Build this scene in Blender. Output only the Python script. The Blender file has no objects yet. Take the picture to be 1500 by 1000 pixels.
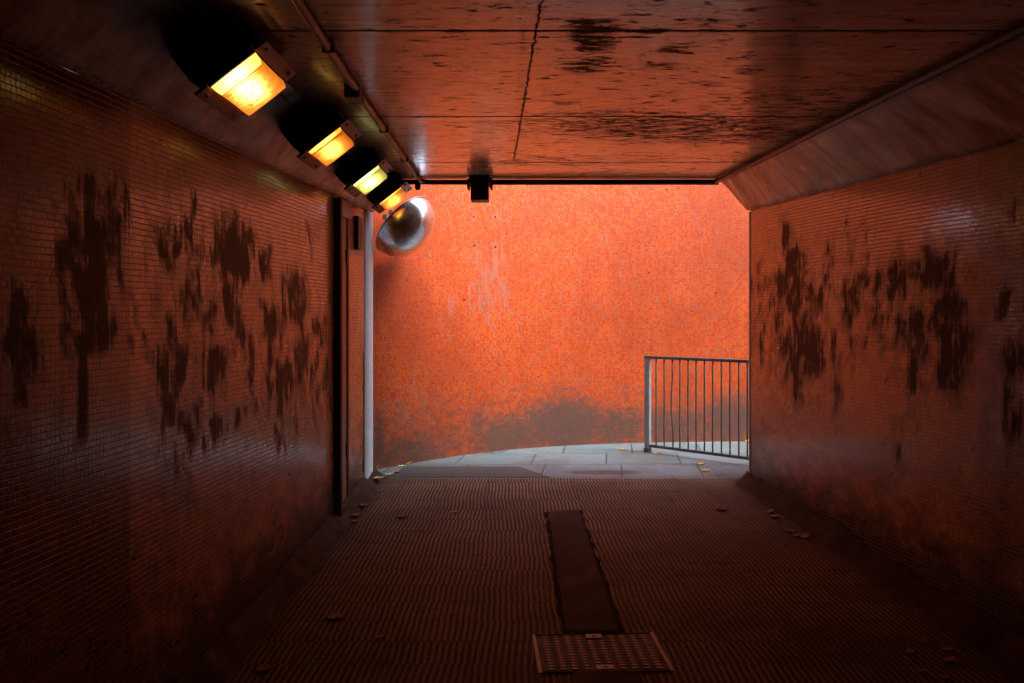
import bpy, bmesh, math, random
import numpy as np
from mathutils import Vector, Matrix, noise as mnoise

random.seed(7)
SC = bpy.context.scene
COL = SC.collection
F = 1200.0; CX = 750.0; HY = 458.0; EYE = 1.5
PI = math.pi

# ------------------------------------------------------------------ plan of the underpass
def XL(Y):  return -1.953 + 0.0917 * max(Y, 1.5)
def XR(Y):  return 3.523 - 0.1917 * max(Y, 2.0)
def XLC(Y): return -1.393 + 0.055 * max(Y, 1.5)
def XRC(Y): return 2.359 - 0.0698 * max(Y, 2.0)
SL = 0.10; Y0 = 7.44
def ZF(Y):  return -SL * (Y0 - max(min(Y, Y0), 3.2))
WTOP = 2.411; CEIL = 2.683; YE = 7.32; YB = -9.0
def fl(px, py):                                   # photo point -> point on the walkway
    Y = F * (EYE + SL * Y0) / (py - HY + F * SL)
    if Y > Y0: Y = F * EYE / (py - HY)
    return Vector(((px - CX) / F * Y, Y, ZF(Y)))
def lw(px, py):                                   # -> (Y, z) on the left wall
    Y = 1.953 / (0.0917 + (CX - px) / F); return Y, EYE + (HY - py) / F * Y
def rw(px, py):
    Y = 3.523 / (0.1917 + (px - CX) / F); return Y, EYE + (HY - py) / F * Y
def ce(px, py):                                   # -> (X, Y) on the ceiling
    Y = (CEIL - EYE) * F / (HY - py); return (px - CX) / F * Y, Y
def at(px, py, Y): return Vector(((px - CX) / F * Y, Y, EYE + (HY - py) / F * Y))

# ------------------------------------------------------------------ shader helpers
class NT:
    def __init__(s, name):
        s.m = bpy.data.materials.new(name); s.m.use_nodes = True
        s.t = s.m.node_tree; s.t.nodes.clear()
        s.out = s.n('ShaderNodeOutputMaterial'); s.b = s.n('ShaderNodeBsdfPrincipled')
        s.l(s.b.outputs[0], s.out.inputs[0])
    def n(s, k, **kw):
        x = s.t.nodes.new(k)
        for a, v in kw.items(): setattr(x, a, v)
        return x
    def l(s, a, b): s.t.links.new(a, b)
    def put(s, sock, v):
        if v is None: return
        if hasattr(v, 'is_output'): s.l(v, sock)
        elif isinstance(v, (tuple, list)):
            sock.default_value = tuple(v) + ((1,) if len(v) == 3 and len(sock.default_value) == 4 else ())
        else: sock.default_value = v
    def M(s, op, a, b=None, c=None, clamp=False):
        x = s.n('ShaderNodeMath', operation=op, use_clamp=clamp)
        s.put(x.inputs[0], a); s.put(x.inputs[1], b); s.put(x.inputs[2], c)
        return x.outputs[0]
    def V(s, op, a, b=None):
        x = s.n('ShaderNodeVectorMath', operation=op)
        s.put(x.inputs[0], a); s.put(x.inputs[1], b)
        return x.outputs[0]
    def sep(s, v):
        x = s.n('ShaderNodeSeparateXYZ'); s.l(v, x.inputs[0]); return x.outputs
    def comb(s, a, b, c=0.0):
        x = s.n('ShaderNodeCombineXYZ'); s.put(x.inputs[0], a); s.put(x.inputs[1], b); s.put(x.inputs[2], c); return x.outputs[0]
    def noise(s, v, scale, detail=4, rough=0.55, dist=0.0):
        x = s.n('ShaderNodeTexNoise'); s.l(v, x.inputs['Vector'])
        x.inputs['Scale'].default_value = scale; x.inputs['Detail'].default_value = detail
        x.inputs['Roughness'].default_value = rough; x.inputs['Distortion'].default_value = dist
        return x.outputs[0]
    def white(s, v):
        x = s.n('ShaderNodeTexWhiteNoise', noise_dimensions='3D'); s.l(v, x.inputs[0]); return x.outputs
    def ss(s, v, a, b, lo=0.0, hi=1.0):
        x = s.n('ShaderNodeMapRange', interpolation_type='SMOOTHSTEP')
        s.put(x.inputs[0], v); s.put(x.inputs[1], a); s.put(x.inputs[2], b); s.put(x.inputs[3], lo); s.put(x.inputs[4], hi)
        return x.outputs[0]
    def mix(s, f, a, b, mode='MIX'):
        x = s.n('ShaderNodeMix', data_type='RGBA', blend_type=mode)
        s.put(x.inputs[0], f); s.put(x.inputs[6], a); s.put(x.inputs[7], b); return x.outputs[2]
    def ramp(s, f, stops, interp='LINEAR'):
        x = s.n('ShaderNodeValToRGB'); x.color_ramp.interpolation = interp
        e = x.color_ramp.elements
        while len(e) < len(stops): e.new(0.5)
        for i, (p, c) in enumerate(stops): e[i].position = p; e[i].color = tuple(c) + (1,)
        s.put(x.inputs[0], f); return x.outputs[0]
    def attr(s, name):
        x = s.n('ShaderNodeAttribute', attribute_name=name); return x.outputs['Fac']
    def uv(s):
        return s.n('ShaderNodeUVMap').outputs[0]
    def objc(s):
        return s.n('ShaderNodeTexCoord').outputs['Object']
    def bump(s, h, strength=0.5, dist=0.01, normal=None):
        x = s.n('ShaderNodeBump'); x.inputs['Strength'].default_value = strength; x.inputs['Distance'].default_value = dist
        s.l(h, x.inputs['Height'])
        if normal is not None: s.l(normal, x.inputs['Normal'])
        return x.outputs[0]
    def fin(s, col, rough, normal=None, spec=0.5, metal=0.0, coat=None):
        s.put(s.b.inputs['Base Color'], col); s.put(s.b.inputs['Roughness'], rough)
        s.put(s.b.inputs['Specular IOR Level'], spec); s.put(s.b.inputs['Metallic'], metal)
        if coat is not None: s.put(s.b.inputs['Coat Weight'], coat); s.b.inputs['Coat Roughness'].default_value = 0.15
        if normal is not None: s.l(normal, s.b.inputs['Normal'])
        return s.m

def tile_mat(name, pitch, stops, grout, stain_col, rough=(0.25, 0.45), hw=0.10, vw=0.06, vfac=0.55, wav=0.10, ior=1.5, chip=0.9975, big_amt=0.5, lo_amt=0.75, dscale=5.0,
             dirt_shade_col=None, dirt_shade_h=0.0, dirt_shade_amt=0.0, dirt_shade_base=0.0, spec=0.5, tint_col=None, stain_amt=0.85, tilt=0.4, streak_amt=0.25):
    t = NT(name); uv = t.uv(); u, v, _ = t.sep(uv)
    wv = t.noise(uv, 2.5, 2)
    su = t.M('DIVIDE', u, pitch); sv = t.M('DIVIDE', v, pitch)
    wob = t.M('MULTIPLY', t.M('SUBTRACT', wv, 0.5), wav * 10)
    sv2 = t.M('ADD', sv, wob)
    row = t.M('FLOOR', sv2)
    jit = t.M('MULTIPLY', t.white(t.comb(row, 3.3, 1.7))[0], 0.35)
    su2 = t.M('ADD', su, t.M('ADD', jit, t.M('MULTIPLY', wob, 0.7)))
    colu = t.M('FLOOR', su2)
    fu = t.M('FRACT', su2); fv = t.M('FRACT', sv2)
    gh = t.ss(t.M('ABSOLUTE', t.M('SUBTRACT', fv, 0.5)), 0.5 - hw * 1.5, 0.5 - hw * 0.5)
    gv = t.M('MULTIPLY', t.ss(t.M('ABSOLUTE', t.M('SUBTRACT', fu, 0.5)), 0.5 - vw * 1.6, 0.5 - vw * 0.4), vfac)
    g = t.M('MAXIMUM', gh, gv)
    wc = t.white(t.comb(colu, row, 0.5))
    r1 = wc[0]
    base = t.ramp(r1, stops)
    # broad change of tone from sheet to sheet, and cleaned / worn areas
    big = t.noise(t.comb(t.M('MULTIPLY', u, 1.0), t.M('MULTIPLY', v, 0.6), 4.0), 1.6, 4, 0.6)
    base = t.mix(t.ss(big, 0.38, 0.66, 0.0, big_amt), base, tuple(c * 0.6 for c in stops[0][1]))
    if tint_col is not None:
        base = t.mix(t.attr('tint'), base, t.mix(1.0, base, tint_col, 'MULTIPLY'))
    col = t.mix(t.M('MULTIPLY', g, 0.92), base, grout)
    # run marks and smears where the graffiti was scrubbed
    stv = t.comb(t.M('MULTIPLY', u, 38.0), t.M('MULTIPLY', v, 2.6), 0.0)
    st = t.noise(stv, 1.0, 5, 0.65)
    st2 = t.noise(t.comb(t.M('ADD', t.M('MULTIPLY', u, 12.0), t.M('MULTIPLY', v, 2.0)), t.M('MULTIPLY', v, 6.0), 9.0), 1.0, 5, 0.6)
    a = t.attr('stain')
    edge = t.M('ADD', t.M('MULTIPLY', t.M('SUBTRACT', st, 0.5), 3.0), t.M('MULTIPLY', t.M('SUBTRACT', st2, 0.5), 4.2))
    sm = t.ss(t.M('ADD', t.M('MULTIPLY', a, 1.7), edge), 0.30, 1.55)
    sm = t.M('MULTIPLY', sm, t.ss(a, 0.01, 0.16))
    halo = t.M('MULTIPLY', t.ss(t.M('ADD', t.attr('halo'), t.M('MULTIPLY', t.M('SUBTRACT', st2, 0.5), 2.6)), 0.10, 0.95), t.ss(t.attr('halo'), 0.0, 0.3))
    col = t.mix(t.M('MULTIPLY', halo, 0.85), col, t.mix(0.5, col, stain_col))
    col = t.mix(t.M('MULTIPLY', halo, 0.42), col, stain_col)
    col = t.mix(t.M('MULTIPLY', sm, stain_amt), col, stain_col)
    runs = t.ss(t.M('MULTIPLY', st, t.M('ADD', st2, 0.35)), 0.40, 0.68)
    col = t.mix(t.M('MULTIPLY', runs, streak_amt), col, stain_col)
    if dirt_shade_col is not None:
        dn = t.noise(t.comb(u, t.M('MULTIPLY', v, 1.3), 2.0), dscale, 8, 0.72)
        lo = t.ss(v, dirt_shade_base + dirt_shade_h, dirt_shade_base)
        dm = t.ss(t.M('ADD', t.M('MULTIPLY', lo, lo_amt), t.M('ADD', t.M('MULTIPLY', t.attr('dirt_shade'), 0.8), t.M('MULTIPLY', t.M('SUBTRACT', dn, 0.5), 3.0))), 0.25, 1.5)
        col = t.mix(t.M('MULTIPLY', dm, dirt_shade_amt), col, dirt_shade_col)
    # chips: missing tiles
    ch = t.ss(t.white(t.comb(colu, row, 7.5))[0], chip, chip + 0.0005)
    col = t.mix(t.M('MULTIPLY', ch, 0.8), col, (0.02, 0.015, 0.012))
    h = t.M('ADD', t.M('SUBTRACT', 1.0, g), t.M('MULTIPLY', t.M('MULTIPLY', t.M('SUBTRACT', t.white(t.comb(colu, row, 2.2))[0], 0.5), fu), tilt))
    h = t.M('ADD', h, t.M('MULTIPLY', t.M('MULTIPLY', t.M('SUBTRACT', t.white(t.comb(colu, row, 5.2))[0], 0.5), fv), tilt))
    h = t.M('ADD', h, t.M('MULTIPLY', wv, 3.0))
    nb = t.bump(h, 0.55, 0.0017)
    rg = t.M('ADD', t.M('MULTIPLY', st2, rough[1] - rough[0]), t.M('ADD', rough[0], t.M('MAXIMUM', t.M('MULTIPLY', g, 0.3), t.M('MULTIPLY', sm, 0.42))))
    t.b.inputs['IOR'].default_value = ior
    return t.fin(col, rg, nb, t.M('MULTIPLY', t.M('SUBTRACT', 1.0, t.M('MULTIPLY', t.M('MAXIMUM', t.M('MAXIMUM', t.M('MULTIPLY', dm, 0.2), t.M('MULTIPLY', t.attr('tint'), 0.45)), t.M('MAXIMUM', t.M('MULTIPLY', t.M('MAXIMUM', sm, t.M('MULTIPLY', halo, 0.5)), stain_amt), t.M('MULTIPLY', g, 0.5))), 0.95)), spec))

def simple(name, col, rough=0.6, metal=0.0, var=0.35, scale=30.0, bump=0.2, spec=0.5):
    t = NT(name); o = t.objc()
    n = t.noise(o, scale, 6, 0.65); n2 = t.noise(o, scale * 0.22, 4, 0.6)
    c = t.mix(t.ss(n, 0.35, 0.7, 0, var), col, tuple(c * 0.45 for c in col))
    c = t.mix(t.ss(n2, 0.45, 0.75, 0, var), c, tuple(min(1, x * 1.35 + 0.01) for x in col))
    return t.fin(c, t.ss(n2, 0.2, 0.8, rough * 0.8, min(1, rough * 1.2)), t.bump(n, bump, 0.004), spec, metal)

M = {}
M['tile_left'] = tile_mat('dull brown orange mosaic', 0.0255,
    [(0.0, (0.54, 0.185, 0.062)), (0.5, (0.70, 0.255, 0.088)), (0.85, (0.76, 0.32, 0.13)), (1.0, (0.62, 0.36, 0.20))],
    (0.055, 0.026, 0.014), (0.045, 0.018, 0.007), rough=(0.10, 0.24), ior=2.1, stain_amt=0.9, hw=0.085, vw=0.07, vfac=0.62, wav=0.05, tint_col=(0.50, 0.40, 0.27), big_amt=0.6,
    dirt_shade_col=(0.035, 0.018, 0.010), dirt_shade_h=1.7, dirt_shade_amt=0.94, dirt_shade_base=-0.45, lo_amt=1.25)  # foot band: grime, darkened further to paint in shade near the floor
M['tile_orange'] = tile_mat('bright orange glass mosaic', 0.0235,
    [(0.0, (0.33, 0.031, 0.004)), (0.35, (0.41, 0.047, 0.005)), (0.7, (0.45, 0.078, 0.006)), (0.9, (0.38, 0.066, 0.016)), (1.0, (0.24, 0.10, 0.07))],
    (0.24, 0.046, 0.014), (0.24, 0.12, 0.09), rough=(0.45, 0.65), spec=0.22, lo_amt=0.95, dscale=11.0, hw=0.09, vw=0.09, vfac=1.0, wav=0.03,
    dirt_shade_col=(0.055, 0.048, 0.042), dirt_shade_h=1.3, dirt_shade_amt=0.85, dirt_shade_base=-0.03, stain_amt=0.45, tilt=0.25, streak_amt=0.22, chip=0.9994)

def concrete_ceiling():
    t = NT('stained painted concrete soffit'); uv = t.uv(); u, v, _ = t.sep(uv)     # u = across, v = along
    brd = t.noise(t.comb(t.M('MULTIPLY', u, 1.3), t.M('MULTIPLY', v, 22.0), 0.0), 1.0, 5, 0.6)
    brd2 = t.noise(t.comb(t.M('MULTIPLY', u, 5.0), t.M('MULTIPLY', v, 60.0), 3.0), 1.0, 4, 0.7)
    big = t.noise(uv, 1.1, 4, 0.6)
    fine = t.noise(uv, 55.0, 5, 0.7)
    base = t.mix(t.ss(brd, 0.38, 0.62), (0.62, 0.42, 0.26), (0.86, 0.70, 0.52))
    base = t.mix(t.ss(big, 0.4, 0.7, 0, 0.6), base, (0.46, 0.27, 0.15))
    base = t.mix(t.ss(fine, 0.45, 0.8, 0, 0.4), base, (0.25, 0.16, 0.12))
    # flaked spots, long across the passage
    sp = t.noise(t.comb(t.M('MULTIPLY', u, 7.0), t.M('MULTIPLY', v, 24.0), 1.0), 1.0, 6, 0.68, 0.4)
    base = t.mix(t.ss(sp, 0.572, 0.615, 0, 0.92), base, (0.055, 0.03, 0.022))
    sp2 = t.noise(t.comb(t.M('MULTIPLY', u, 26.0), t.M('MULTIPLY', v, 60.0), 5.0), 1.0, 4, 0.6)
    base = t.mix(t.ss(sp2, 0.60, 0.645, 0, 0.85), base, (0.07, 0.04, 0.03))
    sk = t.noise(t.comb(t.M('MULTIPLY', u, 1.6), t.M('MULTIPLY', v, 75.0), 8.0), 1.0, 5, 0.7)
    skm = t.M('MULTIPLY', t.ss(sk, 0.54, 0.66), t.ss(big, 0.38, 0.6, 0.25, 0.9))
    base = t.mix(t.M('MULTIPLY', skm, 0.45), base, (0.12, 0.055, 0.025))
    a = t.attr('stain')
    e = t.noise(t.comb(t.M('MULTIPLY', u, 8.0), t.M('MULTIPLY', v, 26.0), 2.0), 1.0, 9, 0.8, 0.6)
    sm = t.M('MULTIPLY', t.ss(t.M('ADD', a, t.M('MULTIPLY', t.M('SUBTRACT', e, 0.5), 6.0)), 0.40, 0.85), t.ss(a, 0.02, 0.2))
    base = t.mix(t.M('MULTIPLY', sm, 0.9), base, (0.028, 0.018, 0.014))
    shade = t.attr('dirt_shade')
    base = t.mix(t.M('MULTIPLY', shade, t.ss(big, 0.2, 0.7, 0.75, 0.95)), base, (0.035, 0.022, 0.016))
    # joints between the deck units, every 1.5 m
    jv = t.M('ADD', t.M('DIVIDE', t.M('SUBTRACT', v, 4.95), 1.51), 50.5)
    wj = t.M('MULTIPLY', t.M('SUBTRACT', t.noise(t.comb(u, v, 0.0), 7.0, 3), 0.5), 0.012)
    d = t.M('ABSOLUTE', t.M('SUBTRACT', t.M('FRACT', t.M('ADD', jv, wj)), 0.5))
    jn = t.ss(d, 0.0125, 0.004)
    base = t.mix(t.M('MULTIPLY', jn, 0.95), base, (0.015, 0.010, 0.008))
    # cracks running along the passage
    cw = t.M('MULTIPLY', t.M('SUBTRACT', t.noise(uv, 16.0, 5, 0.7), 0.5), 0.05)
    def crack(x0, y0, x1, y1, w):
        k = (x1 - x0) / (y1 - y0)
        dd = t.M('ABSOLUTE', t.M('ADD', t.M('SUBTRACT', u, t.M('ADD', t.M('MULTIPLY', v, k), x0 - k * y0)), cw))
        return t.M('MULTIPLY', t.ss(dd, w, w * 0.3), t.ss(v, max(y0, y1), max(y0, y1) - 0.3))
    a0 = ce(793, 2); a1 = ce(752, 240)
    c1 = crack(a0[0], a0[1], a1[0], a1[1], 0.010)
    b0 = ce(1430, 2); b1 = ce(1185, 154)
    c2 = crack(b0[0], b0[1], b1[0], b1[1], 0.008)
    base = t.mix(t.M('MULTIPLY', c1, 0.85), base, (0.03, 0.018, 0.012))
    base = t.mix(t.M('MULTIPLY', c2, 0.7), base, (0.62, 0.5, 0.42))
    h = t.M('ADD', t.M('MULTIPLY', brd, 0.5), t.M('MULTIPLY', brd2, 0.25))
    h = t.M('SUBTRACT', h, t.M('ADD', t.M('MULTIPLY', jn, 2.0), t.M('MULTIPLY', t.M('ADD', c1, sm), 0.5)))
    h = t.M('ADD', h, t.M('MULTIPLY', fine, 0.15))
    t.b.inputs['IOR'].default_value = 1.95
    flk = t.M('MAXIMUM', t.ss(sp, 0.572, 0.615), t.M('MAXIMUM', t.ss(sp2, 0.60, 0.645), t.M('MAXIMUM', t.M('MAXIMUM', jn, c1), t.M('MAXIMUM', sm, t.M('MULTIPLY', shade, 0.5)))))
    flk = t.M('MAXIMUM', t.M('MAXIMUM', flk, t.M('MULTIPLY', skm, 0.35)), t.ss(fine, 0.55, 0.8, 0, 0.6))
    return t.fin(base, t.M('ADD', t.ss(brd2, 0.3, 0.7, 0.12, 0.28), t.M('MULTIPLY', flk, 0.6)), t.bump(h, 0.35, 0.004), t.M('MULTIPLY', t.M('SUBTRACT', 1.0, t.M('MULTIPLY', flk, 0.9)), 0.5), coat=t.M('MULTIPLY', t.M('SUBTRACT', 1.0, flk), 0.7))
M['ceiling'] = concrete_ceiling()

def haunch_mat():
    t = NT('scrubbed plaster haunch'); uv = t.uv(); u, v, _ = t.sep(uv)
    a = t.noise(t.comb(t.M('ADD', t.M('MULTIPLY', u, 6.0), t.M('MULTIPLY', v, 4.0)), t.M('SUBTRACT', t.M('MULTIPLY', v, 1.6), t.M('MULTIPLY', u, 0.5)), 0.0), 1.0, 7, 0.65, 0.5)
    f = t.noise(uv, 40.0, 6, 0.7)
    c = t.mix(t.ss(a, 0.40, 0.60), (0.50, 0.26, 0.11), (0.88, 0.70, 0.50))
    b = t.noise(t.comb(u, v, 3.0), 3.0, 4, 0.6)
    c = t.mix(t.ss(b, 0.48, 0.64, 0, 0.75), c, (0.46, 0.22, 0.08))
    c = t.mix(t.ss(f, 0.55, 0.8, 0, 0.6), c, (0.10, 0.06, 0.04))
    c = t.mix(t.M('MULTIPLY', t.ss(t.M('ADD', t.attr('dirt_shade'), t.M('MULTIPLY', t.M('SUBTRACT', b, 0.5), 1.2)), 0.25, 0.8), 0.93), c, (0.022, 0.013, 0.009))
    ed = t.M('MAXIMUM', t.ss(v, 0.05, 0.0), t.ss(v, 0.34, 0.40))
    c = t.mix(t.M('MULTIPLY', ed, t.ss(f, 0.3, 0.6)), c, (0.05, 0.03, 0.025))
    t.b.inputs['IOR'].default_value = 1.7
    return t.fin(c, 0.38, t.bump(t.M('ADD', a, t.M('MULTIPLY', f, 0.6)), 0.5, 0.004), 0.5)
M['haunch'] = haunch_mat()

def floor_mat():
    t = NT('ribbed paving slabs'); uv = t.uv(); u, v, _ = t.sep(uv)
    p = 0.236
    wv = t.M('MULTIPLY', t.M('SUBTRACT', t.noise(uv, 2.5, 3), 0.5), 0.03)
    vr = t.M('DIVIDE', t.M('ADD', v, wv), p); row = t.M('FLOOR', vr); fv = t.M('FRACT', vr)
    ur = t.M('DIVIDE', u, 0.42); cl = t.M('FLOOR', ur); fu = t.M('FRACT', ur)
    rnd = t.white(t.comb(row, cl, 0.0))
    rr = t.white(t.comb(row, 1.0, 0.0))[0]
    off = t.M('MULTIPLY', rr, 0.8)
    skew = t.M('MULTIPLY', t.M('MULTIPLY', t.M('SUBTRACT', fv, 0.5), t.M('SUBTRACT', rnd[0], 0.5)), 0.9)
    rib = t.M('FRACT', t.M('ADD', t.M('ADD', t.M('DIVIDE', u, 0.0325), off), t.M('ADD', skew, t.M('MULTIPLY', wv, 18.0))))
    tri = t.M('ABSOLUTE', t.M('SUBTRACT', rib, 0.5))
    wear = t.noise(uv, 3.2, 5, 0.65)
    hgt = t.ss(tri, 0.12, 0.32)                     # 1 on the crest, 0 in the groove
    n = t.noise(uv, 60.0, 6, 0.7); nb = t.noise(uv, 1.3, 5, 0.6)
    crest = t.mix(t.ss(n, 0.3, 0.75), (0.29, 0.19, 0.115), (0.14, 0.085, 0.05))
    crest = t.mix(t.ss(nb, 0.4, 0.7, 0, 0.7), crest, (0.10, 0.056, 0.028))
    crest = t.mix(t.M('MULTIPLY', t.M('SUBTRACT', rnd[0], 0.3), 0.5), crest, (0.13, 0.075, 0.038))
    groove = (0.028, 0.020, 0.016)
    gm = t.M('MULTIPLY', t.M('SUBTRACT', 1.0, hgt), t.ss(wear, 0.25, 0.5, 0.6, 0.95))
    c = t.mix(gm, crest, groove)
    jd = t.ss(t.M('ABSOLUTE', t.M('SUBTRACT', fv, 0.5)), 0.475, 0.492)
    ju = t.M('MULTIPLY', t.ss(t.M('ABSOLUTE', t.M('SUBTRACT', fu, 0.5)), 0.487, 0.496), 0.6)
    j = t.M('MULTIPLY', t.M('MAXIMUM', jd, ju), 0.75)
    c = t.mix(j, c, (0.03, 0.022, 0.018))
    dk = t.attr('dirt_shade'); dn = t.noise(uv, 6.0, 6, 0.7)
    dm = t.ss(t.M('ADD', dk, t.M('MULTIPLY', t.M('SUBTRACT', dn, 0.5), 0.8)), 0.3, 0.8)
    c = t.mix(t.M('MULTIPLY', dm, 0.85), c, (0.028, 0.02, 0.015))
    spots = t.noise(uv, 11.0, 6, 0.75)
    c = t.mix(t.ss(spots, 0.585, 0.65, 0, 0.75), c, (0.04, 0.03, 0.026))
    h = t.M('MULTIPLY', hgt, t.M('SUBTRACT', 1.0, t.M('MAXIMUM', j, dm)))
    h = t.M('ADD', h, t.M('MULTIPLY', n, 0.25))
    return t.fin(c, t.ss(n, 0.2, 0.8, 0.6, 0.85), t.bump(h, 1.0, 0.006), 0.2)
M['floor'] = floor_mat()

def paving_mat():
    t = NT('pale flagstones'); uv = t.uv(); u, v, _ = t.sep(uv)
    n = t.noise(uv, 70.0, 6, 0.7); b = t.noise(uv, 1.7, 5, 0.6); md = t.noise(uv, 9.0, 5, 0.6)
    ur = t.M('DIVIDE', t.M('ADD', u, t.M('MULTIPLY', v, -0.12)), 0.75)
    vr = t.M('DIVIDE', t.M('ADD', t.M('SUBTRACT', v, 7.50), t.M('MULTIPLY', u, -0.02)), 0.62); row = t.M('FLOOR', vr)
    ur = t.M('ADD', ur, t.M('MULTIPLY', t.white(t.comb(row, 4.0, 0.0))[0], 0.9)); cl = t.M('FLOOR', ur)
    fu = t.M('FRACT', ur); fv = t.M('FRACT', vr)
    w = t.M('MULTIPLY', t.M('SUBTRACT', md, 0.5), 0.008)
    j = t.M('MAXIMUM', t.ss(t.M('ADD', t.M('ABSOLUTE', t.M('SUBTRACT', fu, 0.5)), w), 0.484, 0.494), t.ss(t.M('ADD', t.M('ABSOLUTE', t.M('SUBTRACT', fv, 0.5)), w), 0.480, 0.492))
    r = t.white(t.comb(cl, row, 0.0))[0]
    c = t.mix(r, (0.085, 0.135, 0.160), (0.125, 0.185, 0.215))
    c = t.mix(t.ss(n, 0.4, 0.75, 0, 0.4), c, (0.085, 0.092, 0.095))
    c = t.mix(t.ss(b, 0.42, 0.62, 0, 0.7), c, (0.09, 0.098, 0.1))
    a = t.attr('stain')
    sm = t.ss(t.M('ADD', a, t.M('MULTIPLY', t.M('SUBTRACT', t.noise(uv, 14.0, 6, 0.7), 0.5), 1.0)), 0.4, 0.65)
    c = t.mix(t.M('MULTIPLY', sm, 0.8), c, (0.03, 0.032, 0.033))
    c = t.mix(t.M('MULTIPLY', j, 0.9), c, (0.025, 0.028, 0.028))
    h = t.M('SUBTRACT', t.M('MULTIPLY', n, 0.4), j)
    return t.fin(c, t.ss(b, 0.3, 0.7, 0.45, 0.7), t.bump(h, 0.5, 0.004), 0.5)
M['paving'] = paving_mat()
M['tarmac'] = simple('worn dark tarmac', (0.05, 0.053, 0.056), 0.75, 0, 0.6, 90, 0.8)
M['patch'] = simple('smooth cement patch', (0.050, 0.027, 0.015), 0.85, 0, 0.5, 22, 0.35, 0.2)
M['patch_edge'] = simple('open dirty joint', (0.006, 0.004, 0.003), 0.95, 0, 0.5, 60, 0.8, 0.1)
M['mortar'] = simple('dirty mortar fillet', (0.045, 0.027, 0.014), 0.85, 0, 0.7, 26, 1.0, 0.25)
M['render_pale'] = simple('pale painted render', (0.64, 0.88, 0.95), 0.4, 0, 0.22, 14, 0.2)
M['yellow'] = simple('faded yellow paint', (0.42, 0.33, 0.12), 0.55, 0, 0.4, 20, 0.2)
M['concrete'] = simple('outside concrete', (0.36, 0.35, 0.33), 0.8, 0, 0.4, 6, 0.5)
M['black_metal'] = simple('sooty black metal', (0.012, 0.010, 0.009), 0.5, 0.0, 0.3, 20, 0.2, 0.3)
M['rust'] = simple('rusty brown flange', (0.15, 0.06, 0.035), 0.55, 0.0, 0.7, 24, 0.7)
M['conduit'] = simple('grimy painted conduit', (0.040, 0.022, 0.015), 0.42, 0.0, 0.5, 16, 0.4)
M['rail'] = simple('weathered galvanised rail', (0.11, 0.12, 0.125), 0.42, 0.35, 0.45, 40, 0.3)
M['postface'] = simple('bare galvanised post', (0.30, 0.34, 0.36), 0.4, 0.3, 0.4, 25, 0.3)
M['iron'] = simple('worn cast iron', (0.21, 0.115, 0.075), 0.45, 0.25, 0.5, 50, 0.4)
M['iron_dark'] = simple('dirty cast iron recess', (0.022, 0.015, 0.012), 0.7, 0.0, 0.5, 40, 0.4)
M['door'] = simple('red brown painted steel', (0.34, 0.165, 0.11), 0.42, 0.0, 0.45, 9, 0.3)
M['door_frame'] = simple('dark door frame', (0.020, 0.012, 0.009), 0.6, 0.0, 0.4, 9, 0.3)
M['zinc'] = simple('grey zinc fitting', (0.42, 0.42, 0.42), 0.35, 0.6, 0.3, 40, 0.2)
M['box'] = simple('brown painted box', (0.20, 0.11, 0.085), 0.5, 0.0, 0.4, 12, 0.3)
M['leaf_yellow'] = simple('yellow leaf', (0.62, 0.34, 0.03), 0.5, 0, 0.5, 60, 0.4)
M['leaf_pale'] = simple('pale leaf', (0.62, 0.58, 0.30), 0.5, 0, 0.3, 60, 0.4)
M['leaf_brown'] = simple('brown leaf', (0.24, 0.10, 0.045), 0.6, 0, 0.5, 60, 0.4)
M['leaf_dark'] = simple('dark leaf', (0.04, 0.022, 0.015), 0.6, 0, 0.5, 60, 0.4)

def mirror_mat():
    t = NT('scuffed steel mirror'); o = t.objc()
    n = t.noise(o, 9.0, 6, 0.7); f = t.noise(o, 60.0, 4, 0.7); b = t.noise(o, 3.0, 3, 0.6)
    c = t.mix(t.ss(n, 0.42, 0.72, 0, 0.4), (0.80, 0.88, 0.96), (0.50, 0.55, 0.62))
    return t.fin(c, t.ss(n, 0.3, 0.7, 0.16, 0.30), t.bump(b, 0.25, 0.02), 0.5, 0.93)
M['mirror'] = mirror_mat()

def lens_mat(name, cA, cB, strength):
    t = NT(name); o = t.objc(); x, y, z = t.sep(o)
    st = t.noise(t.comb(t.M('MULTIPLY', x, 14.0), t.M('MULTIPLY', y, 55.0), z), 1.0, 4, 0.6)
    fl_ = t.noise(o, 38.0, 6, 0.75)
    # the tube behind the lens: a hot band, fading to the ends
    tube = t.ss(t.M('ABSOLUTE', t.M('ADD', x, 0.01)), 0.12, 0.0)
    endf = t.ss(t.M('ABSOLUTE', t.M('ADD', y, 0.04)), 0.30, 0.02)
    k = t.M('ADD', 0.16, t.M('MULTIPLY', tube, t.M('MULTIPLY', endf, 1.05)))
    k = t.M('MULTIPLY', k, t.ss(st, 0.25, 0.7, 0.65, 1.25))
    dirt_shade = t.ss(fl_, 0.56, 0.64)
    k = t.M('MULTIPLY', k, t.M('SUBTRACT', 1.0, t.M('MULTIPLY', dirt_shade, 0.65)))
    fac = t.ss(y, -0.160, -0.168)                         # the prismatic end of the lens
    k = t.M('ADD', k, t.M('MULTIPLY', fac, 0.40))
    seam = t.ss(t.M('ABSOLUTE', t.M('ADD', y, t.M('ADD', 0.164, t.M('MULTIPLY', fl_, -0.008)))), 0.0065, 0.002)
    k = t.M('MULTIPLY', k, t.M('SUBTRACT', 1.0, t.M('MULTIPLY', seam, 0.75)))
    em = t.mix(t.ss(k, 0.25, 1.1), cA, cB)
    t.fin((0.35, 0.25, 0.12), 0.35, t.bump(st, 0.3, 0.004))
    t.l(em, t.b.inputs['Emission Color']); t.l(t.M('MULTIPLY', k, strength), t.b.inputs['Emission Strength'])
    return t.m
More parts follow.
